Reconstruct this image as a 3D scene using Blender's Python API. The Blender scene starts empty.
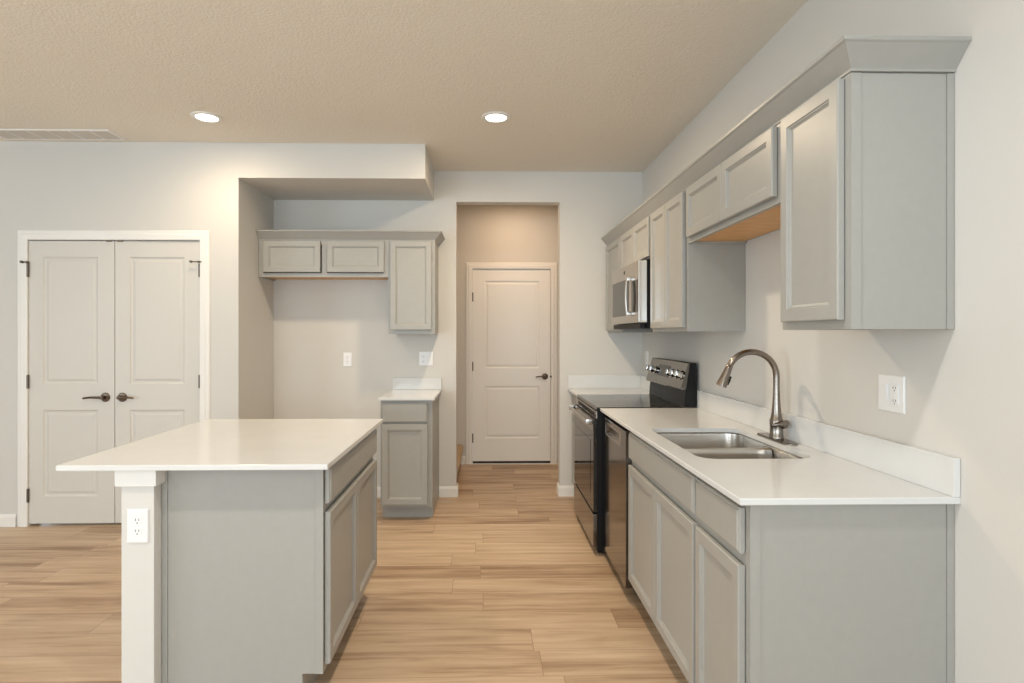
import bpy, bmesh, math, random
from mathutils import Vector, Matrix
random.seed(4)
PI = math.pi
S = bpy.context.scene
C = S.collection

# ------------------------------------------------------------------ camera
FPX, CX, CY, YAW, EYE = 566.2, 497.4, 334.16, 0.02, 1.3686
cd = bpy.data.cameras.new('camera')
cd.sensor_width = 36
cd.lens = FPX / 1024 * 36
cd.shift_x = (512 - CX) / 1024
cd.shift_y = (CY - 341.5) / 1024
cd.clip_start = 0.05
cam = bpy.data.objects.new('camera', cd)
cam.location = (0, 0, EYE)
cam.rotation_euler = (PI / 2, 0, -YAW)
C.objects.link(cam)
S.camera = cam

# ------------------------------------------------------------------ world, lights, exposure
S.view_settings.view_transform = 'Standard'
S.view_settings.look = 'None'
S.view_settings.gamma = 1
S.view_settings.use_curve_mapping = False
S.view_settings.exposure = 0.15
wd = bpy.data.worlds.new('world'); S.world = wd; wd.use_nodes = True
wd.node_tree.nodes['Background'].inputs[0].default_value = (0.75, 0.87, 1.0, 1)
wd.node_tree.nodes['Background'].inputs[1].default_value = 2.0

def area(name, loc, rot, sx, sy, power, col):
    l = bpy.data.lights.new(name, 'AREA'); l.shape = 'RECTANGLE'
    l.size = sx; l.size_y = sy; l.energy = power; l.color = col
    o = bpy.data.objects.new(name, l); o.location = loc; o.rotation_euler = rot
    C.objects.link(o); return o
DAY = (0.80, 0.94, 1.0)
TILT = math.radians(60)     # aims the window lamps up to brighten the ceiling; ground bounce is assumed
# daylight fill lamps added at unseen rear windows, tilted up to brighten the ceiling
area('window_ceiling_fill', (-2.9, -4.05, 1.35), (PI / 2 + TILT, 0, 0), 2.5, 2.1, 100, DAY)
area('window_ceiling_fill_right', (0.15, -4.05, 1.35), (PI / 2 + TILT, 0, 0), 2.1, 2.1, 92, DAY)
# added fill from the left; its side window is unseen and assumed
area('side_daylight_fill', (-5.42, -0.6, 1.4), (PI / 2, 0, -PI / 2), 2.4, 1.9, 50, DAY)
WARM = (1.0, 0.79, 0.54)
NEAR = (1.0, 0.97, 0.90)

# ------------------------------------------------------------------ layout constants (metres)
W = 1.3253          # right wall
YB = 4.774          # wall with the doorway
YC = 4.10           # wall with the closet
YD = 5.966          # wall at the end of the hall
H = 2.7425          # ceiling
ZC = 0.913          # top of the quartz
CT = 0.020          # quartz thickness
ZB = ZC - CT
Y0 = 1.5735; Y1 = Y0 + 0.370; Y2 = Y1 + 0.921; Y3 = Y2 + 0.612; Y4 = Y3 + 0.762
FB = 0.7414          # face-frame plane of the right base cabinets
FU = 1.0285          # face-frame plane of the right wall cabinets
CE = W - 0.6227     # front edge of the right worktop

# ------------------------------------------------------------------ materials
def mat(name, col, rough=0.5, metal=0.0, spec=0.5):
    m = bpy.data.materials.new(name); m.use_nodes = True
    b = m.node_tree.nodes['Principled BSDF']
    b.inputs['Base Color'].default_value = (*col, 1)
    b.inputs['Roughness'].default_value = rough
    b.inputs['Metallic'].default_value = metal
    b.inputs['Specular IOR Level'].default_value = spec
    return m, m.node_tree, b
def noise_bump(nt, b, scale, strength, dist=0.002, detail=3, coord='Object', vec=None):
    tc = nt.nodes.new('ShaderNodeTexCoord'); n = nt.nodes.new('ShaderNodeTexNoise')
    n.inputs['Scale'].default_value = scale; n.inputs['Detail'].default_value = detail
    if vec:
        mp = nt.nodes.new('ShaderNodeMapping'); mp.inputs['Scale'].default_value = vec
        nt.links.new(tc.outputs[coord], mp.inputs[0]); nt.links.new(mp.outputs[0], n.inputs['Vector'])
    else:
        nt.links.new(tc.outputs[coord], n.inputs['Vector'])
    bp = nt.nodes.new('ShaderNodeBump'); bp.inputs['Strength'].default_value = strength
    bp.inputs['Distance'].default_value = dist
    nt.links.new(n.outputs['Fac'], bp.inputs['Height']); nt.links.new(bp.outputs[0], b.inputs['Normal'])
    return n
def noise_mix(nt, b, src, c0, c1, sock='Base Color'):
    r = nt.nodes.new('ShaderNodeValToRGB')
    r.color_ramp.elements[0].position = 0.35; r.color_ramp.elements[1].position = 0.65
    r.color_ramp.elements[0].color = (*c0, 1); r.color_ramp.elements[1].color = (*c1, 1)
    nt.links.new(src.outputs['Fac'], r.inputs[0]); nt.links.new(r.outputs[0], b.inputs[sock])

M = {}
m, nt, b = mat('wall_paint', (0.665, 0.650, 0.622), 0.75, spec=0.25); noise_bump(nt, b, 160, 0.25, 0.001); M['wall'] = m
m, nt, b = mat('ceiling_texture', (0.84, 0.785, 0.70), 0.9, spec=0.1); noise_bump(nt, b, 95, 0.8, 0.005, 4); M['ceiling'] = m
m, nt, b = mat('trim_paint', (0.84, 0.825, 0.80), 0.4, spec=0.4); noise_bump(nt, b, 40, 0.03); M['trim'] = m
m, nt, b = mat('lit_door_paint', (0.88, 0.87, 0.85), 0.42, spec=0.4); noise_bump(nt, b, 60, 0.04, 0.001, vec=(1, 1, .1)); M['lit_door'] = m  # door white raised for the hall door, daylight on it put into the colour
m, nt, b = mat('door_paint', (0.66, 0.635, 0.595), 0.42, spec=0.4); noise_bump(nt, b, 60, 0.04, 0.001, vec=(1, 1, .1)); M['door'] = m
m, nt, b = mat('cabinet_paint', (0.40, 0.385, 0.36), 0.36, spec=0.45)
n = noise_bump(nt, b, 30, 0.04, 0.001); noise_mix(nt, b, n, (0.366, 0.362, 0.342), (0.376, 0.372, 0.352)); M['cab'] = m
m, nt, b = mat('maple_veneer', (0.62, 0.36, 0.16), 0.45)
n = noise_bump(nt, b, 14, 0.05, 0.001, vec=(8, .6, 1)); noise_mix(nt, b, n, (0.64, 0.33, 0.11), (0.80, 0.46, 0.18)); M['maple'] = m
m, nt, b = mat('white_quartz', (0.80, 0.79, 0.775), 0.12, spec=0.55)
tc = nt.nodes.new('ShaderNodeTexCoord'); n = nt.nodes.new('ShaderNodeTexNoise'); n.inputs['Scale'].default_value = 6; n.inputs['Detail'].default_value = 8
nt.links.new(tc.outputs['Object'], n.inputs['Vector']); noise_mix(nt, b, n, (0.70, 0.71, 0.715), (0.72, 0.73, 0.735)); M['quartz'] = m
m, nt, b = mat('stainless_steel', (0.50, 0.47, 0.44), 0.24, 1.0)
n = noise_bump(nt, b, 60, 0.04, 0.0005, vec=(1, 1, 30)); M['steel'] = m
m, nt, b = mat('sink_steel', (0.58, 0.55, 0.51), 0.27, 1.0)
n = noise_bump(nt, b, 60, 0.05, 0.0005, vec=(20, 1, 1)); M['sink'] = m
m, nt, b = mat('appliance_steel_front', (0.23, 0.215, 0.20), 0.12, 1.0)
noise_bump(nt, b, 50, 0.02, 0.0004, vec=(1, 1, 30)); M['front'] = m
m, nt, b = mat('chrome', (0.82, 0.82, 0.83), 0.10, 1.0); noise_bump(nt, b, 30, 0.01, 0.0003); M['chrome'] = m
m, nt, b = mat('brushed_nickel', (0.27, 0.235, 0.205), 0.22, 1.0); noise_bump(nt, b, 90, 0.03, 0.0003, vec=(1, 1, .1)); M['nickel'] = m
m, nt, b = mat('dark_bronze', (0.13, 0.095, 0.07), 0.32, 1.0); noise_bump(nt, b, 60, 0.03, 0.0003); M['bronze'] = m
m, nt, b = mat('hinge_metal', (0.15, 0.125, 0.105), 0.4, 1.0); noise_bump(nt, b, 60, 0.03, 0.0003); M['hinge'] = m
m, nt, b = mat('black_glass', (0.014, 0.013, 0.012), 0.07, spec=0.5); noise_bump(nt, b, 20, 0.01, 0.0002); M['glass'] = m
m, nt, b = mat('black_enamel', (0.012, 0.012, 0.013), 0.45, 0.0, 0.2); noise_bump(nt, b, 50, 0.04, 0.0004); M['black'] = m
m, nt, b = mat('dark_gap_rubber', (0.02, 0.02, 0.02), 0.8); noise_bump(nt, b, 50, 0.1, 0.0005); M['rubber'] = m
m, nt, b = mat('white_plastic', (0.84, 0.84, 0.85), 0.3); noise_bump(nt, b, 60, 0.02, 0.0003); M['plastic'] = m
m, nt, b = mat('vent_enamel', (0.60, 0.56, 0.50), 0.5); noise_bump(nt, b, 60, 0.03, 0.0004); M['vent'] = m
m, nt, b = mat('carpet', (0.48, 0.36, 0.25), 0.95, spec=0.1); noise_bump(nt, b, 350, 0.9, 0.004); M['carpet'] = m
m, nt, b = mat('lamp_diffuser', (1, 1, 1), 0.5)
b.inputs['Emission Color'].default_value = (1, 0.93, 0.82, 1); b.inputs['Emission Strength'].default_value = 6; M['glow'] = m

def floor_material():
    m, nt, b = mat('oak_plank_floor', (0.4, 0.27, 0.17), 0.38, spec=0.4)
    N, L = nt.nodes, nt.links
    def math_(op, a, c=None):
        n = N.new('ShaderNodeMath'); n.operation = op
        for i, v in enumerate((a, c)):
            if v is None: continue
            if isinstance(v, (int, float)): n.inputs[i].default_value = v
            else: L.new(v, n.inputs[i])
        return n.outputs[0]
    tc = N.new('ShaderNodeTexCoord'); sp = N.new('ShaderNodeSeparateXYZ'); L.new(tc.outputs['Object'], sp.inputs[0])
    x, y = sp.outputs[0], sp.outputs[1]
    ry = math_('DIVIDE', math_('SUBTRACT', y, 0.077), 0.182); row = math_('FLOOR', ry); fy = math_('FRACT', ry)
    wn = N.new('ShaderNodeTexWhiteNoise'); wn.noise_dimensions = '1D'; L.new(row, wn.inputs['W'])
    rx = math_('ADD', math_('DIVIDE', x, 1.22), math_('MULTIPLY', wn.outputs['Value'], 7.3))
    colm = math_('FLOOR', rx); fx = math_('FRACT', rx)
    cb = N.new('ShaderNodeCombineXYZ'); L.new(row, cb.inputs[0]); L.new(colm, cb.inputs[1])
    w2 = N.new('ShaderNodeTexWhiteNoise'); w2.noise_dimensions = '3D'; L.new(cb.outputs[0], w2.inputs['Vector'])
    pid = w2.outputs['Value']
    # grain, shifted per plank
    cg = N.new('ShaderNodeCombineXYZ')
    L.new(math_('ADD', math_('MULTIPLY', x, 1.5), math_('MULTIPLY', pid, 37.0)), cg.inputs[0])
    L.new(math_('ADD', math_('MULTIPLY', y, 24.0), math_('MULTIPLY', pid, 91.0)), cg.inputs[1])
    g = N.new('ShaderNodeTexNoise'); g.inputs['Scale'].default_value = 1.0; g.inputs['Detail'].default_value = 7; g.inputs['Roughness'].default_value = 0.62; g.inputs['Distortion'].default_value = 0.6
    L.new(cg.outputs[0], g.inputs['Vector'])
    cg2 = N.new('ShaderNodeCombineXYZ')
    L.new(math_('ADD', math_('MULTIPLY', x, 0.9), math_('MULTIPLY', pid, 11.0)), cg2.inputs[0])
    L.new(math_('MULTIPLY', y, 5.0), cg2.inputs[1])
    g2 = N.new('ShaderNodeTexNoise'); g2.inputs['Scale'].default_value = 1.6; g2.inputs['Detail'].default_value = 3
    L.new(cg2.outputs[0], g2.inputs['Vector'])
    v = math_('ADD', math_('ADD', math_('MULTIPLY', g.outputs['Fac'], 0.62), math_('MULTIPLY', g2.outputs['Fac'], 0.38)),
              math_('MULTIPLY', math_('SUBTRACT', pid, 0.5), 0.20))
    r = N.new('ShaderNodeValToRGB'); e = r.color_ramp.elements
    e[0].position = 0.30; e[0].color = (0.26, 0.155, 0.088, 1)
    e[1].position = 0.70; e[1].color = (0.65, 0.505, 0.36, 1)
    k = e.new(0.48); k.color = (0.485, 0.345, 0.23, 1)
    L.new(v, r.inputs[0])
    gap = math_('MAXIMUM', math_('LESS_THAN', fy, 0.010), math_('LESS_THAN', fx, 0.0018))
    mx = N.new('ShaderNodeMix'); mx.data_type = 'RGBA'; L.new(gap, mx.inputs[0])
    L.new(r.outputs[0], mx.inputs[6]); mx.inputs[7].default_value = (0.26, 0.16, 0.10, 1)
    L.new(mx.outputs[2], b.inputs['Base Color'])
    bp = N.new('ShaderNodeBump'); bp.inputs['Strength'].default_value = 0.12; bp.inputs['Distance'].default_value = 0.001
    L.new(g.outputs['Fac'], bp.inputs['Height']); L.new(bp.outputs[0], b.inputs['Normal'])
    return m
M['floor'] = floor_material()

# ------------------------------------------------------------------ helpers
def box(bm, x0, x1, y0, y1, z0, z1, bevel=0.0):
    t = bmesh.new() if bevel else bm
    vs = [t.verts.new((x, y, z)) for x in (x0, x1) for y in (y0, y1) for z in (z0, z1)]
    for f in ((0, 1, 3, 2), (4, 6, 7, 5), (0, 4, 5, 1), (2, 3, 7, 6), (0, 2, 6, 4), (1, 5, 7, 3)):
        t.faces.new([vs[i] for i in f])
    if bevel:
        bmesh.ops.bevel(t, geom=t.edges[:], offset=bevel, segments=2, profile=0.6, affect='EDGES')
        me = bpy.data.meshes.new('t'); t.to_mesh(me); t.free(); bm.from_mesh(me); bpy.data.meshes.remove(me)
    return bm
def nb(): return bmesh.new()
def B(*a, **k): return box(nb(), *a, **k)
def loft(bm, loops, cap0=True, cap1=True, closed=False):
    vv = [[bm.verts.new(p) for p in l] for l in loops]
    n = len(vv[0])
    for i in range(len(vv) - (0 if closed else 1)):
        a, c = vv[i], vv[(i + 1) % len(vv)]
        for j in range(n): bm.faces.new((a[j], a[(j + 1) % n], c[(j + 1) % n], c[j]))
    if not closed:
        if cap0: bm.faces.new(list(reversed(vv[0])))
        if cap1: bm.faces.new(vv[-1])
    return bm
def rect(x0, x1, z0, z1, y, i=0.0): return [(x0 + i, y, z0 + i), (x1 - i, y, z0 + i), (x1 - i, y, z1 - i), (x0 + i, y, z1 - i)]
def rrect(x0, x1, y0, y1, z, r, n=6):
    out = []
    for cx, cy, a0 in ((x1 - r, y1 - r, 0), (x0 + r, y1 - r, PI / 2), (x0 + r, y0 + r, PI), (x1 - r, y0 + r, 1.5 * PI)):
        for k in range(n + 1):
            a = a0 + PI / 2 * k / n; out.append((cx + r * math.cos(a), cy + r * math.sin(a), z))
    return out
def ring(c, axis, r, n=24, ry=None):
    axis = Vector(axis).normalized(); u = axis.orthogonal().normalized(); v = axis.cross(u)
    ry = ry or r
    return [tuple(Vector(c) + u * (r * math.cos(2 * PI * k / n)) + v * (ry * math.sin(2 * PI * k / n))) for k in range(n)]
def tube(bm, pts, radii, n=20):
    pts = [Vector(p) for p in pts]
    if not isinstance(radii, (list, tuple)): radii = [radii] * len(pts)
    loops = []; u = None
    for i, p in enumerate(pts):
        d = (pts[min(i + 1, len(pts) - 1)] - pts[max(i - 1, 0)]).normalized()
        if u is None: u = d.orthogonal().normalized()
        else: u = (u - d * u.dot(d)).normalized()
        v = d.cross(u)
        loops.append([tuple(p + u * (radii[i] * math.cos(2 * PI * k / n)) + v * (radii[i] * math.sin(2 * PI * k / n))) for k in range(n)])
    return loft(bm, loops)
def lathe(bm, c, axis, prof, n=28):
    """prof = [(radius, distance along axis)]"""
    a = Vector(axis).normalized()
    return loft(bm, [ring(Vector(c) + a * t, a, max(r, 1e-4), n) for r, t in prof])
def prism(bm, pts, axis, a0, a1):
    """polygon of 2-D points extruded along x, y or z"""
    f = {'x': lambda p, t: (t, p[0], p[1]), 'y': lambda p, t: (p[0], t, p[1]), 'z': lambda p, t: (p[0], p[1], t)}[axis]
    return loft(bm, [[f(p, a0) for p in pts], [f(p, a1) for p in pts]])
def obj(name, bm, material, parent=None, smooth=False, label=None):
    bmesh.ops.recalc_face_normals(bm, faces=bm.faces[:])
    me = bpy.data.meshes.new(name); bm.to_mesh(me); bm.free()
    me.materials.append(M[material])
    if smooth:
        me.polygons.foreach_set('use_smooth', [True] * len(me.polygons))
        me.set_sharp_from_angle(angle=math.radians(35))
    o = bpy.data.objects.new(name, me); C.objects.link(o)
    if parent: o.parent = parent
    if label: o['label'] = label
    return o
def tag(o, label, cat, group=None, kind=None):
    o['label'] = label; o['category'] = cat
    if group: o['group'] = group
    if kind: o['kind'] = kind
    return o
def thing(name, label, cat, loc=(0, 0, 0), rotz=0, group=None):
    o = bpy.data.objects.new(name, None); C.objects.link(o)
    o.location = loc; o.rotation_euler = (0, 0, rotz)
    return tag(o, label, cat, group)
def struct(name, bm, material, label, cat, smooth=False): return tag(obj(name, bm, material, smooth=smooth), label, cat, kind='structure')

# ------------------------------------------------------------------ the room
XL = -5.4; YR = -4.1; T = 0.115
AX = -1.777         # side wall of the refrigerator alcove
OX0, OX1, OZ = -0.251, 0.623, 2.483
HX0, HX1 = -1.6, 0.79
struct('floor', B(XL - .12, W + .12, YR - .12, YD + .12, -.05, 0), 'floor', 'light oak plank floor running across the kitchen', 'floor')
struct('ceiling', B(XL - .12, W + .12, YR - .12, YD + .12, H, H + .06), 'ceiling', 'tan textured ceiling over the kitchen', 'ceiling')
struct('wall_right', B(W, W + .12, YR, YB + .001, 0, H), 'wall', 'plain painted wall behind the sink run', 'wall')
bm = nb(); box(bm, AX, OX0, YB, YB + T, 0, H); box(bm, OX1, W + .12, YB, YB + T, 0, H); box(bm, OX0, OX1, YB, YB + T, OZ, H)
struct('wall_back', bm, 'wall', 'painted wall pierced by the tall hall doorway', 'wall')
DX0, DX1, DH = -3.258, -2.051, 2.040
bm = nb(); box(bm, XL, DX0 - .02, YC, YC + T, 0, H); box(bm, DX1 + .02, AX, YC, YC + T, 0, H); box(bm, DX0 - .02, DX1 + .02, YC, YC + T, DH + .02, H)
struct('wall_closet', bm, 'wall', 'painted wall around the white double closet doors', 'wall')
struct('wall_alcove', B(AX - T, AX, YC + T, YB, 0, H), 'wall', 'shaded side wall of the refrigerator alcove', 'wall')
struct('trim_1', B(AX, -0.440, YC, YB, 2.492, H), 'wall', 'boxed soffit over the refrigerator alcove', 'soffit')
bm = nb(); box(bm, XL - .12, XL, YR, -1.9, 0, H); box(bm, XL - .12, XL, .7, YD, 0, H); box(bm, XL - .12, XL, -1.9, .7, 0, .4); box(bm, XL - .12, XL, -1.9, .7, 2.4, H)
struct('wall_left', bm, 'wall', 'side wall of the living area with added window opening', 'wall')
bm = nb()
for a, c in ((XL - .12, -4.2), (-1.6, -.95), (1.25, W + .12)): box(bm, a, c, YR - .12, YR, 0, H)
for a, c in ((-4.2, -1.6), (-.95, 1.25)): box(bm, a, c, YR - .12, YR, 0, .25); box(bm, a, c, YR - .12, YR, 2.45, H)
struct('wall_rear', bm, 'wall', 'living area wall with two large window openings', 'wall')
# hall
struct('wall_hall_right', B(HX1, HX1 + T, YB + T, YD, 0, H), 'wall', 'right wall of the short hall', 'wall')
struct('wall_hall_left', B(HX0 - T, HX0, YB + T, YD, 0, H), 'wall', 'left wall beyond the hall stair', 'wall')
HD0, HD1, HDH = -0.140, 0.678, 2.055
bm = nb(); box(bm, HX0, HD0 - .02, YD, YD + T, 0, H); box(bm, HD1 + .02, HX1 + T, YD, YD + T, 0, H); box(bm, HD0 - .02, HD1 + .02, YD, YD + T, HDH + .02, H)
struct('wall_hall_end', bm, 'wall', 'hall end wall lit warm above the white door', 'wall')
# closet interior and space behind the hall door stay closed
bm = nb(); box(bm, DX0 - .3, DX1 + .2, YC + .6, YC + .66, 0, H)
struct('wall_closet_inside', bm, 'wall', 'rear wall inside the closet', 'wall')
struct('wall_behind_hall_door', B(HD0 - .3, HD1 + .3, YD + .5, YD + .55, 0, H), 'wall', 'wall beyond the closed hall door', 'wall')

def baseboard(name, bm_list, label):
    bm = nb()
    for ax, a0, a1, p, sgn in bm_list:
        prof = [(0, 0), (sgn * .014, 0), (sgn * .014, .068), (sgn * .009, .082), (sgn * .006, .088), (0, .088)]
        if ax == 'x': prism(bm, [(p + q[0], q[1]) for q in prof], 'x', a0, a1)
        else: prism(bm, [(p + q[0], q[1]) for q in prof], 'y', a0, a1)
    return struct(name, bm, 'trim', label, 'baseboard')
baseboard('baseboard_closet', [('x', XL, DX0 - .083, YC, -1), ('x', DX1 + .083, AX, YC, -1)], 'white baseboard left and right of the closet doors')
baseboard('baseboard_back', [('x', -.402, OX0 + .014, YB, -1), ('x', OX1 - .014, .742, YB, -1),
                             ('y', YB, YB + T, OX0, 1), ('y', YB, YB + T, OX1, -1)], 'white baseboard wrapping the foot of the tall doorway')
baseboard('baseboard_alcove', [('x', AX + .014, -.78, YB, -1), ('y', YC, YB - .0, AX, 1)], 'white baseboard inside the refrigerator alcove')
baseboard('baseboard_hall', [('x', HX0, HD0 - .083, YD, -1), ('x', HD1 + .083, HX1, YD, -1), ('y', YB + T, YD - .014, HX1, -1)], 'white baseboard along the end of the hall')
baseboard('baseboard_right', [('y', YR, Y0 - .002, W, -1)], 'white baseboard along the wall in front of the sink run')

def casing(name, x0, x1, zt, y, w, label):
    """door trim: inner opening x0..x1, 0..zt, face toward -y"""
    bm = nb()
    prof = [(0, 0), (0, -.010), (.006, -.014), (w * .55, -.016), (w * .62, -.012), (w - .006, -.012), (w, -.008), (w, 0)]
    loops = []
    for (px, pz, dx, dz) in ((x0, 0, -1, 0), (x0, zt, -1, 1), (x1, zt, 1, 1), (x1, 0, 1, 0)):
        loops.append([(px + dx * a, y + d, pz + dz * a) for a, d in prof])
    loft(bm, loops)
    # jamb lining
    box(bm, x0 - .018, x0 - .0, y, y + T, 0, zt + .018); box(bm, x1 + .0, x1 + .018, y, y + T, 0, zt + .018); box(bm, x0, x1, y, y + T, zt, zt + .018)
    # stop behind the leaf
    box(bm, x0, x0 + .012, y + .052, y + .08, 0, zt); box(bm, x1 - .012, x1, y + .052, y + .08, 0, zt); box(bm, x0 + .012, x1 - .012, y + .052, y + .08, zt - .012, zt)
    return struct(name, bm, 'trim', label, 'door trim')
casing('trim_2', DX0 - .003, DX1 + .003, DH, YC, .070, 'white casing around the double closet doors')
casing('trim_3', HD0 - .003, HD1 + .003, HDH, YD, .068, 'white casing around the hall door')

def leaf(name, x0, x1, z0, z1, y, panels, label, hinge_x, lever=None, hinge_z=(), stops=()):
    """moulded two-panel door leaf, front face at y"""
    t = .035
    bm = nb()
    zs = sorted([z0, z1] + [p for q in panels for p in q[1]])
    px0, px1 = panels[0][0]
    def quad(a, c, d, e): bm.faces.new([bm.verts.new(v) for v in rect(a, c, d, e, y)])
    quad(x0, px0, z0, z1); quad(px1, x1, z0, z1)
    for i in range(0, len(zs), 2): quad(px0, px1, zs[i], zs[i + 1])
    for (a, c), (d, e) in panels:
        L = [rect(a, c, d, e, y + dy, i) for i, dy in ((0, 0), (.006, .007), (.014, .009), (.020, .009), (.034, .004), (.040, .003), (.043, .0035))]
        loft(bm, L, cap0=False)
    back = rect(x0, x1, z0, z1, y + t); front = rect(x0, x1, z0, z1, y)
    loft(bm, [front, back], cap0=False)
    bmesh.ops.remove_doubles(bm, verts=bm.verts[:], dist=1e-5)
    d = struct(name, bm, 'lit_door' if name == 'door_3' else 'door', label, 'door')
    if lever:
        lx, lz, s, ln = lever
        hb = nb()
        lathe(hb, (lx, y, lz), (0, -1, 0), [(.033, 0), (.033, .004), (.029, .009), (.013, .011), (.0115, .040), (.013, .046), (.011, .052)])
        h = obj('door_handle', hb, 'bronze', d, True)
        lb = nb()
        tube(lb, [(lx - s * .004, y - .044, lz), (lx + s * .02, y - .047, lz + .002), (lx + s * ln * .55, y - .045, lz + .003), (lx + s * ln * .9, y - .040, lz - .002), (lx + s * ln, y - .036, lz - .006)], [.0095, .009, .0075, .0070, .0055], 12)
        obj('lever', lb, 'bronze', h, True)
    for hz in hinge_z:
        hb = nb(); lathe(hb, (hinge_x, y - .010, hz - .045), (0, 0, 1), [(.004, -.004), (.0075, 0), (.0075, .09), (.004, .094)], 12)
        box(hb, hinge_x - .001, hinge_x + .001, y - .004, y - .0005, hz - .044, hz + .044)
        obj('hinge', hb, 'hinge', d, True)
    for sz, sgn in stops:
        hb = nb()
        tube(hb, [(hinge_x - sgn * .018, y - .016, sz), (hinge_x + sgn * .02, y - .03, sz), (hinge_x + sgn * .05, y - .034, sz)], .004, 10)
        lathe(hb, (hinge_x + sgn * .05, y - .034, sz), (0, 1, 0), [(.009, -.006), (.009, .01)], 12)
        lathe(hb, (hinge_x, y - .014, sz - .007), (0, 0, 1), [(.009, 0), (.009, .014)], 12)
        obj('hinge_stop', hb, 'hinge', d, True)
    return d
mid = -2.6545
LY = YC + .003
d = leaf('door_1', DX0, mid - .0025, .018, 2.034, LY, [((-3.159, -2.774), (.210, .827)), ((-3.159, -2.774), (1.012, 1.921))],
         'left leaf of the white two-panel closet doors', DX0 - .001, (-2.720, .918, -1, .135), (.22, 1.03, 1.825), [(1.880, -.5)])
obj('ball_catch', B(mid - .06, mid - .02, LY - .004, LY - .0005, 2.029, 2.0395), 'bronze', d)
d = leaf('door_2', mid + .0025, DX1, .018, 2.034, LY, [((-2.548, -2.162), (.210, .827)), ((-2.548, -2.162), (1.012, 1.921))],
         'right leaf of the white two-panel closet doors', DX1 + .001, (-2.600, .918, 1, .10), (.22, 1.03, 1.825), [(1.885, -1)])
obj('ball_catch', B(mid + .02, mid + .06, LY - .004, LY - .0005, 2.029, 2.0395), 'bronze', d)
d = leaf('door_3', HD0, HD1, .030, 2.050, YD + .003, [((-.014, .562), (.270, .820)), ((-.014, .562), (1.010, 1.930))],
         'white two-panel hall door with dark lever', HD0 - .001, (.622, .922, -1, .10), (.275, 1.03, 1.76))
db = nb(); lathe(db, (HD1 + .004, YD - .001, .922), (0, -1, 0), [(.010, 0), (.012, .006), (.010, .02)], 12); obj('strike', db, 'bronze', d, True)
obj('door_sweep', B(HD0, HD1, YD + .006, YD + .036, .007, .0295), 'rubber', d)
struct('trim_4', B(HD0 - .003, HD1 + .003, YD - .02, YD + .09, 0, .006, bevel=.002), 'trim', 'pale threshold under the hall door', 'threshold')

# carpeted stair beginning in the hall
st = thing('carpeted_stair', 'tan carpeted bottom stair just inside the doorway, left of the hall door', 'stair', (-.3, 5.4, 0))
def stair_step(x_front, z0, z1):
    """rounded nose in the x-z plane, extruded along y; local to the stair"""
    x_front += .3
    pts = [(x_front - .055, z0), (x_front - .030, z0 + (z1 - z0) * .5), (x_front - .012, z1 - .05)]
    for k in range(7):
        a = -PI / 4 + (PI * .75) * k / 6
        pts.append((x_front - .024 + .024 * math.cos(a), z1 - .024 + .024 * math.sin(a)))
    pts += [(x_front - .45, z1), (x_front - .45, z0)]
    return prism(nb(), pts, 'y', -.45, .53)
obj('stair_tread', stair_step(-.235, 0, .215), 'carpet', st, True)
obj('stair_tread', stair_step(-.52, .216, .40), 'carpet', st, True)
obj('stair_tread', stair_step(-.80, .401, .585), 'carpet', st, True)

# ------------------------------------------------------------------ cabinets
GROUPS = {'wall_cabinet': 'grey wall cabinets', 'base_cabinet': 'grey base cabinets'}
def cab_door_bm(x0, x1, z0, z1, t=.020, fr=.042, y=-.003):
    bm = nb()
    L = [(0, 0), (0, t - .004), (.0015, t - .001), (.004, t), (fr - .002, t), (fr, t - .004), (fr + .004, t - .0045),
         (fr + .005, t - .0075), (fr + .011, t - .0115), (fr + .012, t - .012)]
    return loft(bm, [rect(x0, x1, z0, z1, y - d, i) for i, d in L])
def slab_bm(x0, x1, z0, z1, t=.020, y=-.003):
    L = [(0, 0), (0, t - .008), (.002, t - .005), (.007, t - .003), (.009, t), (.011, t)]
    return loft(nb(), [rect(x0, x1, z0, z1, y - d, i) for i, d in L])

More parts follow.
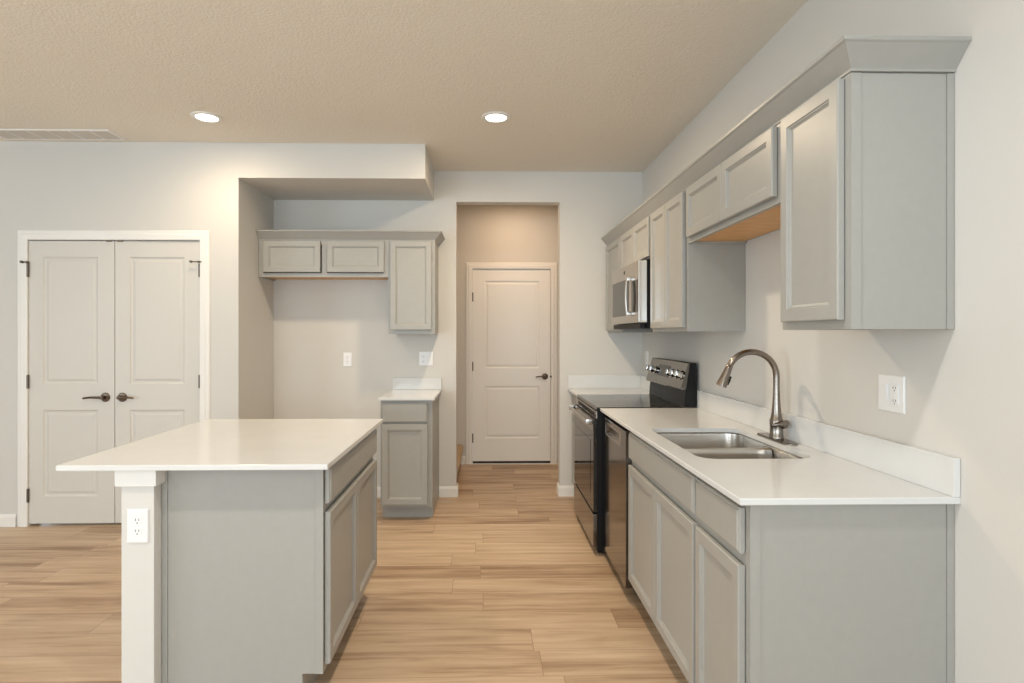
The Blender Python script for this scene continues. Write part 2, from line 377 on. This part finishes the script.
def cabinet(name, label, loc, rotz, w, d, h, doors, drawers=(), toe=0.0, group=None, ends='', maple=False, top=True, rails=(), mull=(), cat='cabinet'):
    """local frame: x 0..w left to right, y 0..d into the wall, z up; face frame front at y=0"""
    t = thing(name, label, cat, loc, rotz, group or GROUPS.get(name))
    p = .016
    bm = nb()
    if toe:
        notch = .075
        prof = [(.019, toe), (notch, toe), (notch, 0), (d, 0), (d, h), (.019, h)]
        prism(bm, prof, 'x', 0, p); prism(bm, prof, 'x', w - p, w)
        box(bm, p, w - p, .019, d - .012, toe, toe + p)
    else:
        box(bm, 0, p, .019, d, 0, h); box(bm, w - p, w, .019, d, 0, h)
    box(bm, p, w - p, d - .012, d, toe if toe else .012, h)
    if top: box(bm, p, w - p, .019, d - .012, h - p, h)
    obj('carcass', bm, 'cab', t)
    if toe: obj('toe_kick', B(p, w - p, notch, notch + .012, 0, toe - .001), 'cab', t)
    else: obj('bottom_panel', B(p, w - p, .019, d - .012, .010, .024), 'maple' if maple else 'cab', t, label='unpainted maple underside' if maple else None)
    # face frame
    s = .038
    bm = nb()
    zb = toe
    box(bm, 0, s, 0, .019, zb, h); box(bm, w - s, w, 0, .019, zb, h)
    box(bm, s, w - s, 0, .019, zb, zb + s * .8); box(bm, s, w - s, 0, .019, h - s * .8, h)
    for z in rails: box(bm, s, w - s, 0, .019, z - s / 2, z + s / 2)
    for x in mull: box(bm, x - s / 2, x + s / 2, 0, .019, zb + s * .8, h - s * .8)
    obj('face_frame', bm, 'cab', t)
    for q in doors: obj('door', cab_door_bm(*q), 'cab', t)
    for q in drawers: obj('drawer_front', slab_bm(*q), 'cab', t)
    # applied end panels with narrow edge strips
    for e in ends:
        x = -.0005 if e == 'L' else w + .0005; sg = -1 if e == 'L' else 1
        bm = nb()
        a, c = sorted((x, x + sg * .004))
        a2, c2 = sorted((x, x + sg * .0065))
        box(bm, a, c, .030, d - .022, toe if toe else 0, h - .002)
        if toe: box(bm, a, c, .076, d - .022, 0, toe)
        box(bm, a2, c2, .0, .029, toe if toe else 0, h - .002); box(bm, a2, c2, d - .021, d - .001, 0, h - .002)
        obj('end_panel', bm, 'cab', t)
    return t

R90 = -PI / 2
def right_cab(name, label, y_near, y_far, z, h, face, **k):
    return cabinet(name, label, (face, y_far, z), R90, y_far - y_near - .0006, W - .001 - face, h, **k)
# ---- right base run
r = .014
zd0, zd1, zr0, zr1 = .128, .708, .742, .872
def two(w, z0, z1, r=.014, g=.003): return [(r, w / 2 - g / 2, z0, z1), (w / 2 + g / 2, w - r, z0, z1)]
w = Y1 - Y0
right_cab('base_cabinet', 'grey base cabinet with one drawer and one door, nearest end of the sink run', Y0 + .0075, Y1, 0, ZB, FB,
          doors=[(.010, w - .028, zd0, zd1)], drawers=[(.010, w - .028, zr0, zr1)], toe=.115, ends='R', rails=(.725,))
w = Y2 - Y1
right_cab('sink_base_cabinet', 'wide grey two-door cabinet with false drawer front under the sink', Y1, Y2, 0, ZB, FB,
          doors=two(w, zd0, zd1), drawers=[(r, w - r, zr0, zr1)], toe=.115, top=False, rails=(.725,))
w = YB - .001 - Y4
right_cab('corner_base_cabinet', 'grey base cabinet between the range and the doorway wall', Y4 + .001, YB - .001, 0, ZB, FB,
          doors=[(.03, w - .02, zd0, zd1)], drawers=[(.03, w - .02, zr0, zr1)], toe=.115, rails=(.725,))
# ---- right wall cabinets
ZU, ZT = 1.383, 2.108
w = Y1 - Y0
right_cab('wall_cabinet', 'tall single-door grey wall cabinet at the near end, right of the sink', Y0 + .0075, Y1, ZU, ZT - ZU, FU, doors=[(.026, w - .028, .027, ZT - ZU - .008)], ends='R')
w = Y2 - Y1
right_cab('wall_cabinet', 'short two-door grey wall cabinet over the sink with bare maple underside', Y1, Y2, 1.830, ZT - 1.830, FU, doors=two(w, .024, ZT - 1.830 - .008, .031), maple=True)
w = Y3 - Y2
right_cab('wall_cabinet', 'tall two-door grey wall cabinet between microwave and sink', Y2, Y3, ZU, ZT - ZU, FU, doors=two(w, .020, ZT - ZU - .008, .026), ends='')
w = Y4 - Y3
right_cab('wall_cabinet', 'short two-door grey wall cabinet directly above the microwave', Y3, Y4, 1.835, ZT - 1.835, FU, doors=two(w, .018, ZT - 1.835 - .008))
w = YB - .001 - Y4
right_cab('wall_cabinet', 'single-door grey wall cabinet in the far corner left of the microwave', Y4, YB - .001, ZU, ZT - ZU, FU, doors=[(.03, w - .02, .018, ZT - ZU - .008)])

# ---- crown moulding swept with mitres; profile (out, height)
CP = [(-.02, 0), (.0035, 0), (.0045, .007), (.049, .058), (.054, .061), (.056, .064), (.056, .072), (-.02, .072)]
def crown(name, pts, z, label):
    """pts = plan corners with outward mitre directions"""
    bm = nb()
    return tag(obj(name, loft(bm, [[(x + o[0] * a, y + o[1] * a, z + b) for a, b in CP] for x, y, o in pts]), 'cab'), label, 'crown moulding')
crown('crown_molding', [(FU, YB - .001, (-1, 0)), (FU, Y0, (-1, -1)), (W - .001, Y0, (0, -1))], ZT + .0005, 'long grey crown moulding along the tops of the right-hand wall cabinets')

# ---- alcove wall: upper cabinets, base cabinet
AY = YB - .320
AXL = AX + .002
x1 = -.766; xr = -.402
w = x1 - AXL
ZA = 2.100
cabinet('wall_cabinet', 'short wide two-door grey wall cabinet above the empty refrigerator space', (AXL, AY, 1.815), 0, w - .001, .319, ZA - 1.815,
        doors=[(.044, .484, .036, ZA - 1.815 - .006), (.536, w - .030, .036, ZA - 1.815 - .006)], maple=True, mull=(.510,))
w = xr - x1
cabinet('wall_cabinet', 'single-door grey wall cabinet above the small worktop by the doorway', (x1, AY, 1.370), 0, w, .319, ZA - 1.370,
        doors=[(.018, w - .024, .032, ZA - 1.370 - .006)])
crown('crown_molding', [(AXL, AY, (0, -1)), (xr, AY, (1, -1)), (xr, YB - .001, (1, 0))], ZA + .0005, 'grey crown moulding on the cabinets over the refrigerator alcove')
BY = YB - .600
w = .372
ZS = .884
cabinet('base_cabinet', 'small grey base cabinet with one drawer beside the hall doorway', (-.774, BY, 0), 0, w, .599, ZS, toe=.10,
        doors=[(.014, w - .026, .120, .708)], drawers=[(.014, w - .026, .722, .862)], rails=(.715,), ends='R')
t = thing('small_countertop', 'small white quartz worktop with backsplash by the doorway', 'countertop')
obj('quartz_slab', B(-.786, -.375, BY - .032, YB - .001, ZS + .0005, ZS + .0205, bevel=.0025), 'quartz', t)
obj('backsplash', B(-.782, -.375, YB - .021, YB - .0015, ZS + .021, ZS + .118, bevel=.002), 'quartz', t)

# ---- right worktops
def slab_with_hole(x0, x1, y0, y1, z0, z1, hole):
    bm = nb(); e = .0025
    outer = [[(x0 + i, y0 + i, z), (x1 - i, y0 + i, z), (x1 - i, y1 - i, z), (x0 + i, y1 - i, z)] for z, i in ((z0, e), (z0 + e, 0), (z1 - e, 0), (z1, e))]
    inner = [[(p[0], p[1], z) for p in hole] for z in (z0, z1)]
    loft(bm, outer, False, False); loft(bm, inner, False, False)
    bmesh.ops.remove_doubles(bm, verts=bm.verts[:], dist=1e-6)
    bm.edges.ensure_lookup_table()
    for z in (z0, z1):
        ed = [q for q in bm.edges if len(q.link_faces) == 1 and all(abs(v.co.z - z) < 1e-6 for v in q.verts)]
        bmesh.ops.triangle_fill(bm, edges=ed, use_beauty=True, use_dissolve=False)
    return bm
SX0, SX1, SY0, SY1 = .785, 1.215, 2.050, 2.722
hole = rrect(SX0, SX1, SY0, SY1, 0, .066, 8)
t = thing('sink_countertop', 'long white quartz worktop with sink cutout and backsplash', 'countertop')
obj('quartz_slab', slab_with_hole(CE, W - .001, Y0 - .020, Y3 - .003, ZB + .0005, ZC, hole), 'quartz', t)
obj('backsplash', B(W - .021, W - .0015, Y0 - .020, Y3 - .003, ZC + .0003, ZC + .109, bevel=.002), 'quartz', t)
t = thing('corner_countertop', 'short white quartz worktop in the far corner behind the range', 'countertop')
obj('quartz_slab', B(CE - .012, W - .001, Y4 + .003, YB - .001, ZB + .0005, ZC, bevel=.0025), 'quartz', t)
bm = B(CE - .012, W - .022, YB - .021, YB - .0015, ZC + .0003, ZC + .109, bevel=.002); box(bm, W - .021, W - .0015, Y4 + .003, YB - .0015, ZC + .0003, ZC + .109, bevel=.002)
obj('backsplash', bm, 'quartz', t)

# ---- sink
t = thing('kitchen_sink', 'double-bowl stainless undermount sink set in the long worktop', 'sink')
ymid = (SY0 + SY1) / 2 + .035
def flange():
    bm = nb()
    z = ZB - .0015
    o = rrect(SX0 - .02, SX1 + .02, SY0 - .02, SY1 + .02, z, .08, 8)
    i1 = rrect(SX0 - .003, SX1 + .003, SY0 - .003, SY1 + .003, z, .069, 8)
    i2 = [(p[0], p[1], z - .006) for p in i1]
    loft(bm, [o, i1, i2], False, False)
    return bm
obj('rim', flange(), 'sink', t, True)
SD = .19
L = [rrect(SX0 - .003 + i, SX1 + .003 - i, SY0 - .003 + i, SY1 + .003 - i, ZB - .0075 - d, max(r_, .01), 8) for i, d, r_ in
     ((0, 0, .069), (.001, .006, .068), (.006, SD - .05, .064), (.012, SD - .020, .060), (.030, SD - .004, .045), (.06, SD, .03))]
obj('basin', loft(nb(), L, cap0=False), 'sink', t, True)
# divider wall: low rounded saddle whose ends flare into the side walls
loops = []
nx = 24
for k in range(nx + 1):
    x = SX0 + .002 + (SX1 - SX0 - .004) * k / nx
    e = min(x - SX0, SX1 - x)
    flare = max(0.0, 1 - e / .06)
    hw2 = .007 + .048 * (1 - math.sqrt(max(0, 1 - flare ** 2)))
    zt = ZB - .014 + .004 * flare ** 2
    zbm = ZB - .0075 - SD + .002
    prof = [(hw2 + .012, zbm), (hw2 + .003, zt - .03), (hw2, zt - .008), (hw2 * .6, zt - .002), (0, zt), (-hw2 * .6, zt - .002), (-hw2, zt - .008), (-hw2 - .003, zt - .03), (-hw2 - .012, zbm)]
    loops.append([(x, ymid + p_[0], p_[1]) for p_ in prof])
obj('divider', loft(nb(), loops), 'sink', t, True)
for yy, dd in (((ymid + SY1) / 2 + .005, SD + .0075), ((SY0 + ymid) / 2 - .005, SD + .0075)):
    bm = nb(); lathe(bm, ((SX0 + SX1) / 2, yy, ZB - dd + .0005), (0, 0, 1), [(.055, 0), (.055, .002), (.046, .003), (.040, .001), (.02, .0012), (.012, .006), (.008, .008)])
    obj('drain', bm, 'chrome', t, True)

# ---- faucet
FX, FY = 1.256, 2.425
t = thing('kitchen_faucet', 'brushed nickel gooseneck pull-down faucet behind the sink', 'faucet', (FX, FY, ZC + .0006))
o2 = rrect(-.031, .031, -.135, .135, .0005, .0305, 8)
obj('deck_plate', loft(nb(), [o2, [(p[0], p[1], .005) for p in o2], rrect(-.028, .028, -.132, .132, .0075, .0275, 8)]), 'nickel', t, True)
bm = nb(); lathe(bm, (0, 0, .0078), (0, 0, 1), [(.030, 0), (.030, .005), (.0265, .012), (.0265, .052), (.0275, .058), (.0275, .076), (.0235, .084), (.0200, .105), (.0170, .135), (.0150, .165), (.0142, .19)], 28)
obj('body', bm, 'nickel', t, True)
pts = [(0, 0, z) for z in (.1985, .22, .245, .270)]
ac, az, ar = -.108, .270, .108
for k in range(1, 19):
    a = math.radians(152) * k / 18; pts.append((ac + ar * math.cos(a), 0, az + ar * math.sin(a)))
obj('spout', tube(nb(), pts, [.0142] + [.0132] * (len(pts) - 1), 20), 'nickel', t, True)
p0 = Vector(pts[-1]); dr = Vector((-.39, 0, -.921)).normalized()
q = [p0 + dr * s for s in (.001, .004, .02, .045, .07, .090, .098, .099)]
h = obj('spray_head', tube(nb(), q, [.0132, .0150, .0155, .0178, .0202, .0222, .0222, .018], 24), 'nickel', t, True)
c = p0 + dr * .065 + Vector((.0195, 0, -.0085))
bm = nb(); tube(bm, [c - dr * .022, c, c + dr * .018], [.006, .0075, .006], 10); obj('button', bm, 'black', h, True)
bm = nb()
lathe(bm, (.0, 0, .068), (.45, -.89, 0), [(.004, .018), (.017, .020), (.018, .034), (.015, .045), (.006, .050)], 20)
hp = obj('handle', bm, 'nickel', t, True)
bm = nb()
tube(bm, [(.032, -.022, .078), (.024, -.038, .077), (.006, -.046, .074), (-.020, -.047, .071), (-.040, -.042, .069)], [.009, .0125, .010, .008, .005], 14)
obj('lever', bm, 'nickel', hp, True)

# ---- dishwasher
y0, y1 = Y2 + .003, Y3 - .003
t = thing('dishwasher', 'stainless steel dishwasher between the range and the sink cabinet', 'dishwasher')
obj('tub', B(.745, 1.28, y0 + .004, y1 - .004, .10, .870), 'black', t)
XF = .711
bm = nb()
hy0, hy1, hz0, hz1 = y0 + .13, y1 - .13, .785, .838
def yz(a, c, d, e, x, i=0): return [(x, a + i, d + i), (x, c - i, d + i), (x, c - i, e - i), (x, a + i, e - i)]
def quadx(x, a, c, d, e): bm.faces.new([bm.verts.new(v) for v in yz(a, c, d, e, x)])
ya, yb_, za, zb_ = y0 + .002, y1 - .002, .075, .872
quadx(XF, ya, hy0, za, zb_); quadx(XF, hy1, yb_, za, zb_); quadx(XF, hy0, hy1, za, hz0); quadx(XF, hy0, hy1, hz1, zb_)
loft(bm, [yz(hy0, hy1, hz0, hz1, XF), yz(hy0, hy1, hz0, hz1, XF + .004, .003)], False, False)
loft(bm, [yz(ya, yb_, za, zb_, XF), yz(ya, yb_, za, zb_, .744)], False, True)
bmesh.ops.remove_doubles(bm, verts=bm.verts[:], dist=1e-5)
dd = obj('door_panel', bm, 'front', t)
bm = nb(); loft(bm, [yz(hy0, hy1, hz0, hz1, XF + .0042, .003), yz(hy0, hy1, hz0, hz1, XF + .018, .014)], False, True)
obj('pocket_handle', bm, 'nickel', dd, label='recessed pull pocket')
bm = nb(); loft(bm, [yz(hy0 - .016, hy1 + .016, hz0 - .012, hz1 + .014, XF - .0002), yz(hy0 - .015, hy1 + .015, hz0 - .011, hz1 + .013, XF - .002), yz(hy0, hy1, hz0, hz1, XF - .002), yz(hy0, hy1, hz0, hz1, XF - .0002)], closed=True)
obj('pocket_frame', bm, 'steel', dd)
obj('toe_panel', B(.79, .80, y0 + .01, y1 - .01, .012, .098), 'black', t)
bm = nb()
for yy in (y0 + .05, y1 - .03):
    bm = nb(); lathe(bm, (.830, yy, 0), (0, 0, 1), [(.018, 0), (.018, .01), (.008, .012), (.008, .099)], 14)
    obj('leveling_foot', bm, 'black', t, True)

# ---- range
y0, y1 = Y3 + .003, Y4 - .003
t = thing('range', 'freestanding electric range with black oven door and steel backguard', 'range')
obj('body', B(.686, 1.245, y0, y1, .03, .895), 'black', t)
obj('cooktop', B(.682, 1.225, y0 - .001, y1 + .001, .8955, .917, bevel=.004), 'glass', t)
for cx, cy, rr in ((.83, y0 + .20, .105), (.83, y1 - .19, .085), (1.08, y0 + .18, .075), (1.08, y1 - .20, .095)):
    bm = nb(); a = ring((cx, cy, .9173), (0, 0, 1), rr, 40); c2 = ring((cx, cy, .9173), (0, 0, 1), rr - .003, 40); loft(bm, [a, c2], False, False)
    obj('burner_ring', bm, 'steel', t, True)
obj('trim_strip', B(.676, .6855, y0, y1, .846, .893, bevel=.002), 'front', t)
obj('vent_strip', B(.6745, .6757, y0 + .05, y1 - .10, .858, .882), 'black', t)
bm = nb()
for k in range(5): box(bm, .6795, .6845, y0 - .0015, y0 - .0003, .850 + k * .009, .855 + k * .009)
obj('vent_slot', bm, 'plastic', t)
od = obj('oven_door', B(.662, .6855, y0 + .001, y1 - .001, .268, .842, bevel=.003), 'glass', t)
bm = nb(); box(bm, .6595, .6615, y0 + .0005, y1 - .0005, .770, .8415)
obj('door_band', bm, 'front', od)
bm = nb(); box(bm, .6605, .6616, y0 + .10, y1 - .10, .36, .70, bevel=.0003); obj('oven_window', bm, 'glass', od)
bm = nb(); tube(bm, [(.626, y0 + .03 + (y1 - y0 - .06) * k / 8, .826) for k in range(9)], .0105, 16)
hd = obj('handle', bm, 'steel', od, True)
for yy in (y0 + .018, y1 - .046): obj('handle_bracket', B(.618, .6585, yy, yy + .028, .808, .841, bevel=.004), 'steel', hd, True)
sd = obj('storage_drawer', B(.660, .6855, y0 + .001, y1 - .001, .055, .256, bevel=.003), 'front', t)
for yy in (y0 + .05, y1 - .07):
    for xx in (.70, 1.2): obj('foot', B(xx, xx + .03, yy, yy + .02, 0, .0295), 'black', t)
# backguard
obj('backguard_base', prism(nb(), [(1.226, .918), (1.30, .918), (1.30, 1.19), (1.262, 1.19), (1.240, 1.04), (1.236, 1.03)], 'y', y0 + .001, y1 - .001), 'black', t)
cpn = obj('control_panel', loft(nb(), [[(x, yy, z) for x, z in ((1.206, 1.022), (1.204, 1.030), (1.206, 1.036), (1.250, 1.188), (1.256, 1.193), (1.2605, 1.191), (1.2375, 1.035), (1.232, 1.026))] for yy in (y0 - .001, y1 + .001)]), 'front', t, False, 'sloping steel control panel')
nrm = Vector((-(1.188 - 1.036), 0, (1.250 - 1.206))).normalized()
def cp(y, s, off=0):   # point on the sloping face, s 0..1 up
    return Vector((1.206 + .044 * s, y, 1.036 + .152 * s)) + nrm * off
up = Vector((.044, 0, .152)).normalized()
def tilt_plate(ya, yb, s0, s1, o0, o1):
    return loft(nb(), [[tuple(cp(ya, s0, o)), tuple(cp(yb, s0, o)), tuple(cp(yb, s1, o)), tuple(cp(ya, s1, o))] for o in (o0, o1)])
obj('display', tilt_plate(y0 + .30, y1 - .21, .28, .78, .0003, .002), 'glass', cpn)
for yy in (y0 + .055, y0 + .145, y0 + .235, y1 - .055, y1 - .145):
    bm = nb(); lathe(bm, cp(yy, .50, .0003), nrm, [(.029, 0), (.030, .004), (.024, .007), (.0215, .032), (.018, .036)], 20)
    kn = obj('knob', bm, 'chrome', cpn, True)
    c0 = cp(yy, .5, .0365); bm = nb()
    loft(bm, [[tuple(c0 + nrm * o + up * a + Vector((0, b_, 0))) for a, b_ in ((-.018, -.004), (.018, -.004), (.018, .004), (-.018, .004))] for o in (0, .008)])
    obj('knob_grip', bm, 'chrome', kn)

# ---- microwave
t = thing('microwave', 'over-range stainless microwave with curved chrome handle', 'microwave')
mz0, mz1 = 1.405, 1.828
XM = .942
obj('housing', B(.995, W - .002, Y3 + .004, Y4 - .004, mz0, mz1 + .004), 'black', t)
y0, y1 = Y3 + .004, Y4 - .004
dr_ = obj('door', B(XM, .994, y0, y1, 1.440, mz1, bevel=.004), 'steel', t)
obj('edge_trim', B(XM + .004, .992, y0 - .0015, y0 - .0002, 1.444, mz1 - .004), 'chrome', dr_)
obj('window', B(XM - .0015, XM - .0002, y0 + .245, y1 - .045, 1.492, 1.735), 'glass', dr_)
obj('control_panel', B(XM - .0015, XM - .0002, y0 + .022, y0 + .168, 1.505, 1.710), 'glass', dr_)
bm = nb()
n = 12; zz0, zz1 = 1.490, 1.742; yh = y0 + .192
loops = []
for k in range(n + 1):
    f_ = k / n; z = zz0 + (zz1 - zz0) * f_; x = XM - .022 - .009 * math.sin(PI * f_)
    loops.append([(x, yh - .013, z), (x - .006, yh - .008, z), (x - .006, yh + .008, z), (x, yh + .013, z), (x + .006, yh + .008, z), (x + .006, yh - .008, z)])
loft(bm, loops)
for z in (zz0, zz1 - .026): box(bm, XM - .026, XM - .0003, yh - .014, yh + .014, z, z + .026, bevel=.003)
obj('handle', bm, 'steel', dr_, True)
bm = nb(); lathe(bm, (XM - .0002, y0 + .36, 1.786), (-1, 0, 0), [(.013, 0), (.013, .0012), (.0105, .0012), (.0105, .0006)], 24); obj('badge', bm, 'black', dr_, True)
obj('vent_grille', B(.955, .985, y0 + .01, y1 - .01, mz0, 1.436), 'black', t)

# ---- island
IX0, IX1, IY0, IY1 = -1.492, -.555, 1.993, 3.065
t = tag(obj('island_countertop', B(IX0, IX1, IY0, IY1, ZB + .0005, ZC, bevel=.0025), 'quartz'), 'white quartz island worktop overhanging to the left', 'countertop')
w = .914
iy = 2.092
FI = -.597
cabinet('island_cabinet', 'grey island cabinet with one wide drawer and two doors facing the range', (FI, iy, 0), PI / 2, w, .584, ZB, toe=.125,
        doors=two(w, .152, .712, .010), drawers=[(.010, w - .010, .744, .874)], rails=(.725,), ends='L')
CX0, CX1 = -1.297, -1.182
bm = nb(); box(bm, CX0, CX1, 2.040, 3.02, 0, ZB, bevel=.002)
hw = struct('wall_island', bm, 'wall', 'low painted half wall carrying the island overhang, outlet on its end', 'half wall')
bm = nb()
a = .014
prof = [(0, ZB - .062), (.004, ZB - .065), (a, ZB - .062), (a, ZB - .001), (0, ZB - .001)]
loops = []
for px, py, ox, oy in ((CX1, 2.085, 1, 0), (CX1, 2.040, 1, -1), (CX0, 2.040, -1, -1), (CX0, 3.02, -1, 0)):
    loops.append([(px + ox * (p_ + .0003), py + oy * (p_ + .0003), z) for p_, z in prof])
obj('cap_trim', loft(bm, loops), 'trim', hw, label='white trim collar under the worktop')
bm = nb(); bprof = [(0, 0), (.014, 0), (.014, .068), (.006, .088), (0, .088)]
loops = []
for px, py, ox, oy in ((CX1, 2.085, 1, 0), (CX1, 2.040, 1, -1), (CX0, 2.040, -1, -1), (CX0, 3.02, -1, 0)):
    loops.append([(px + ox * (p_ + .0003), py + oy * (p_ + .0003), z) for p_, z in bprof])
obj('baseboard', loft(bm, loops), 'trim', hw)

# ---- outlets and switches (local: plate in x-z plane facing -y)
def receptacle(parent, cx, y):
    for s in (-1, 1):
        bm = nb(); c = (cx, y, s * .0195)
        pr = ring(c, (0, -1, 0), .0165, 24); pr = [(p[0], p[1], max(min(p[2], c[2] + .0135), c[2] - .0135)) for p in pr]
        loft(bm, [pr, [(p[0], p[1] - .0015, p[2]) for p in pr]])
        f = obj('socket', bm, 'plastic', parent)
        bm = nb()
        for sx, hh in ((-.006, .0045), (.006, .0038)): box(bm, cx + sx - .001, cx + sx + .001, y - .0019, y - .0015, c[2] + .002 - hh + .002, c[2] + .002 + hh + .002)
        lathe(bm, (cx, y - .0015, c[2] - .0075), (0, -1, 0), [(.0022, 0), (.0022, .0004)], 10)
        obj('slot', bm, 'rubber', f)
def plate(name, label, cat, loc, rotz, w, h, parts):
    t = thing(name, label, cat, loc, rotz, 'outlet plates on the walls' if cat == 'outlet' else None)
    L = [rect(-w / 2, w / 2, -h / 2, h / 2, -.0004 - d, i) for i, d in ((0, 0), (0, .003), (.003, .0055), (.0035, .0055))]
    obj('cover_plate', loft(nb(), L), 'plastic', t)
    for kind, cx in parts:
        if kind == 'duplex': receptacle(t, cx, -.0060)
        if kind == 'rocker':
            bm = nb(); box(bm, cx - .0165, cx + .0165, -.0085, -.006, -.033, .033, bevel=.0008)
            rk = obj('rocker_frame', bm, 'plastic', t)
            bm = prism(nb(), [(-.0087, -.030), (-.0140, .030), (-.0087, .031)], 'x', cx - .013, cx + .013); obj('rocker', bm, 'plastic', rk)
        if kind == 'gfci':
            bm = nb(); box(bm, cx - .0165, cx + .0165, -.0095, -.006, -.033, .033, bevel=.0008); f = obj('socket_frame', bm, 'plastic', t)
            for s in (-1, 1):
                bm = nb()
                for sx in (-.0055, .0055): box(bm, cx + sx - .001, cx + sx + .001, -.0099, -.0096, s * .021 - .004, s * .021 + .004)
                lathe(bm, (cx, -.0096, s * .021 - .009), (0, -1, 0), [(.002, 0), (.002, .0004)], 10)
                obj('slot', bm, 'rubber', f)
            for s in (-1, 1): obj('button', box(nb(), cx - .009, cx + .009, -.0112, -.0096, s * .005 - .0028, s * .005 + .0028), 'plastic', f)
    return t
plate('outlet', 'white duplex outlet on the end of the island half wall', 'outlet', (-1.237, 2.040, .687), 0, .075, .120, [('duplex', 0)])
plate('outlet', 'white duplex outlet in the empty refrigerator alcove', 'outlet', (-1.161, YB, 1.155), 0, .072, .117, [('duplex', 0)])
plate('outlet', 'double outlet and switch plate above the small worktop by the doorway', 'outlet', (-.505, YB, 1.163), 0, .116, .117, [('gfci', -.023), ('rocker', .023)])
plate('light_switch', 'white two-gang switch and outlet plate on the wall right of the faucet', 'light switch', (W, 1.822, 1.175), R90, .119, .119, [('rocker', -.023), ('gfci', .023)])
plate('outlet', 'small white outlet on the right wall in the far corner behind the range', 'outlet', (W, 4.630, 1.170), R90, .072, .117, [('duplex', 0)])

# ---- recessed ceiling lights
def can(x, y, label, power, z=H, col=WARM, spot=True, wide=0):
    t = thing('recessed_light', label, 'ceiling light', (x, y, z), 0, 'recessed ceiling lights')
    bm = nb(); L = [ring((0, 0, zz), (0, 0, 1), rr, 40) for rr, zz in ((.092, -.0003), (.092, -.006), (.086, -.0095), (.068, -.009), (.064, -.004), (.064, -.0003))]
    loft(bm, L, closed=True); obj('trim_ring', bm, 'trim', t, True)
    bm = nb(); lathe(bm, (0, 0, 0), (0, 0, -1), [(.0635, .0006), (.0635, .0045), (.03, .006)], 40); obj('diffuser', bm, 'glow', t, True)
    if spot:
        l = bpy.data.lights.new('lamp_light', 'SPOT'); l.spot_size = math.radians(165); l.spot_blend = 1.0; l.shadow_soft_size = .07
    else:
        l = bpy.data.lights.new('lamp_light', 'AREA'); l.shape = 'DISK'; l.size = .12
    l.energy = power; l.color = col
    o = bpy.data.objects.new('lamp_light', l); o.location = (0, 0, -.013); o.parent = t; C.objects.link(o)
    if wide:
        l = bpy.data.lights.new('lamp_glow', 'AREA'); l.shape = 'DISK'; l.size = .12; l.energy = wide; l.color = col
        o = bpy.data.objects.new('lamp_glow', l); o.location = (0, 0, -.013); o.parent = t; C.objects.link(o)
    return t
can(-1.765, 3.615, 'recessed ceiling light in front of the closet, left one of the two in view', 30, wide=3.2)
can(.063, 3.580, 'recessed ceiling light in front of the hall doorway, right one of the two in view', 60, wide=14)
can(-1.765, 1.0, 'recessed ceiling light over the near side of the island, outside the view', 50, col=WARM, wide=3)  # unseen cans, here through the living area, added to even out the light
can(.063, 1.0, 'recessed ceiling light over the near aisle, outside the view', 80, col=NEAR, wide=3)
can(-3.6, 1.2, 'recessed ceiling light over the dining side, outside the view', 50, wide=4)  # unseen can added for more ambient light on the left
can(-1.765, -2.0, 'unseen recessed ceiling light added at the left rear of the living area', 22)
can(.063, -2.0, 'unseen recessed ceiling light added at the right rear of the living area', 22)
can(.25, 5.42, 'recessed ceiling light hidden above the hall in front of the hall door', 5.5, col=(1.0, 0.64, 0.34), spot=False)

# ---- ceiling vent
vx0, vx1, vy0, vy1 = -3.375, -2.535, 3.852, 4.052
t = thing('ceiling_vent', 'long white return air grille on the ceiling near the closet', 'vent', ((vx0 + vx1) / 2, (vy0 + vy1) / 2, H))
hw_, hh_ = (vx1 - vx0) / 2, (vy1 - vy0) / 2
bm = nb()
L = [(0, -.0003), (0, -.004), (.004, -.008), (.018, -.008), (.020, -.0045), (.020, -.0003)]
loft(bm, [[(-hw_ + i, -hh_ + i, z), (hw_ - i, -hh_ + i, z), (hw_ - i, hh_ - i, z), (-hw_ + i, hh_ - i, z)] for i, z in L], closed=True)
obj('frame', bm, 'trim', t)
for k in range(1, 6):
    x = -hw_ + 2 * hw_ * k / 6; obj('divider_bar', B(x - .004, x + .004, -hh_ + .020, hh_ - .020, -.0070, -.0026), 'trim', t)
bm = nb()
for k in range(13):
    y = -hh_ + .026 + k * (2 * hh_ - .052) / 12
    prism(bm, [(y - .005, -.0022), (y - .004, -.0010), (y + .005, -.0055), (y + .004, -.0062)], 'x', -hw_ + .020, hw_ - .020)
obj('louver', bm, 'vent', t)
obj('backing', B(-hw_ + .019, hw_ - .019, -hh_ + .019, hh_ - .019, -.0009, -.0003), 'vent', t)
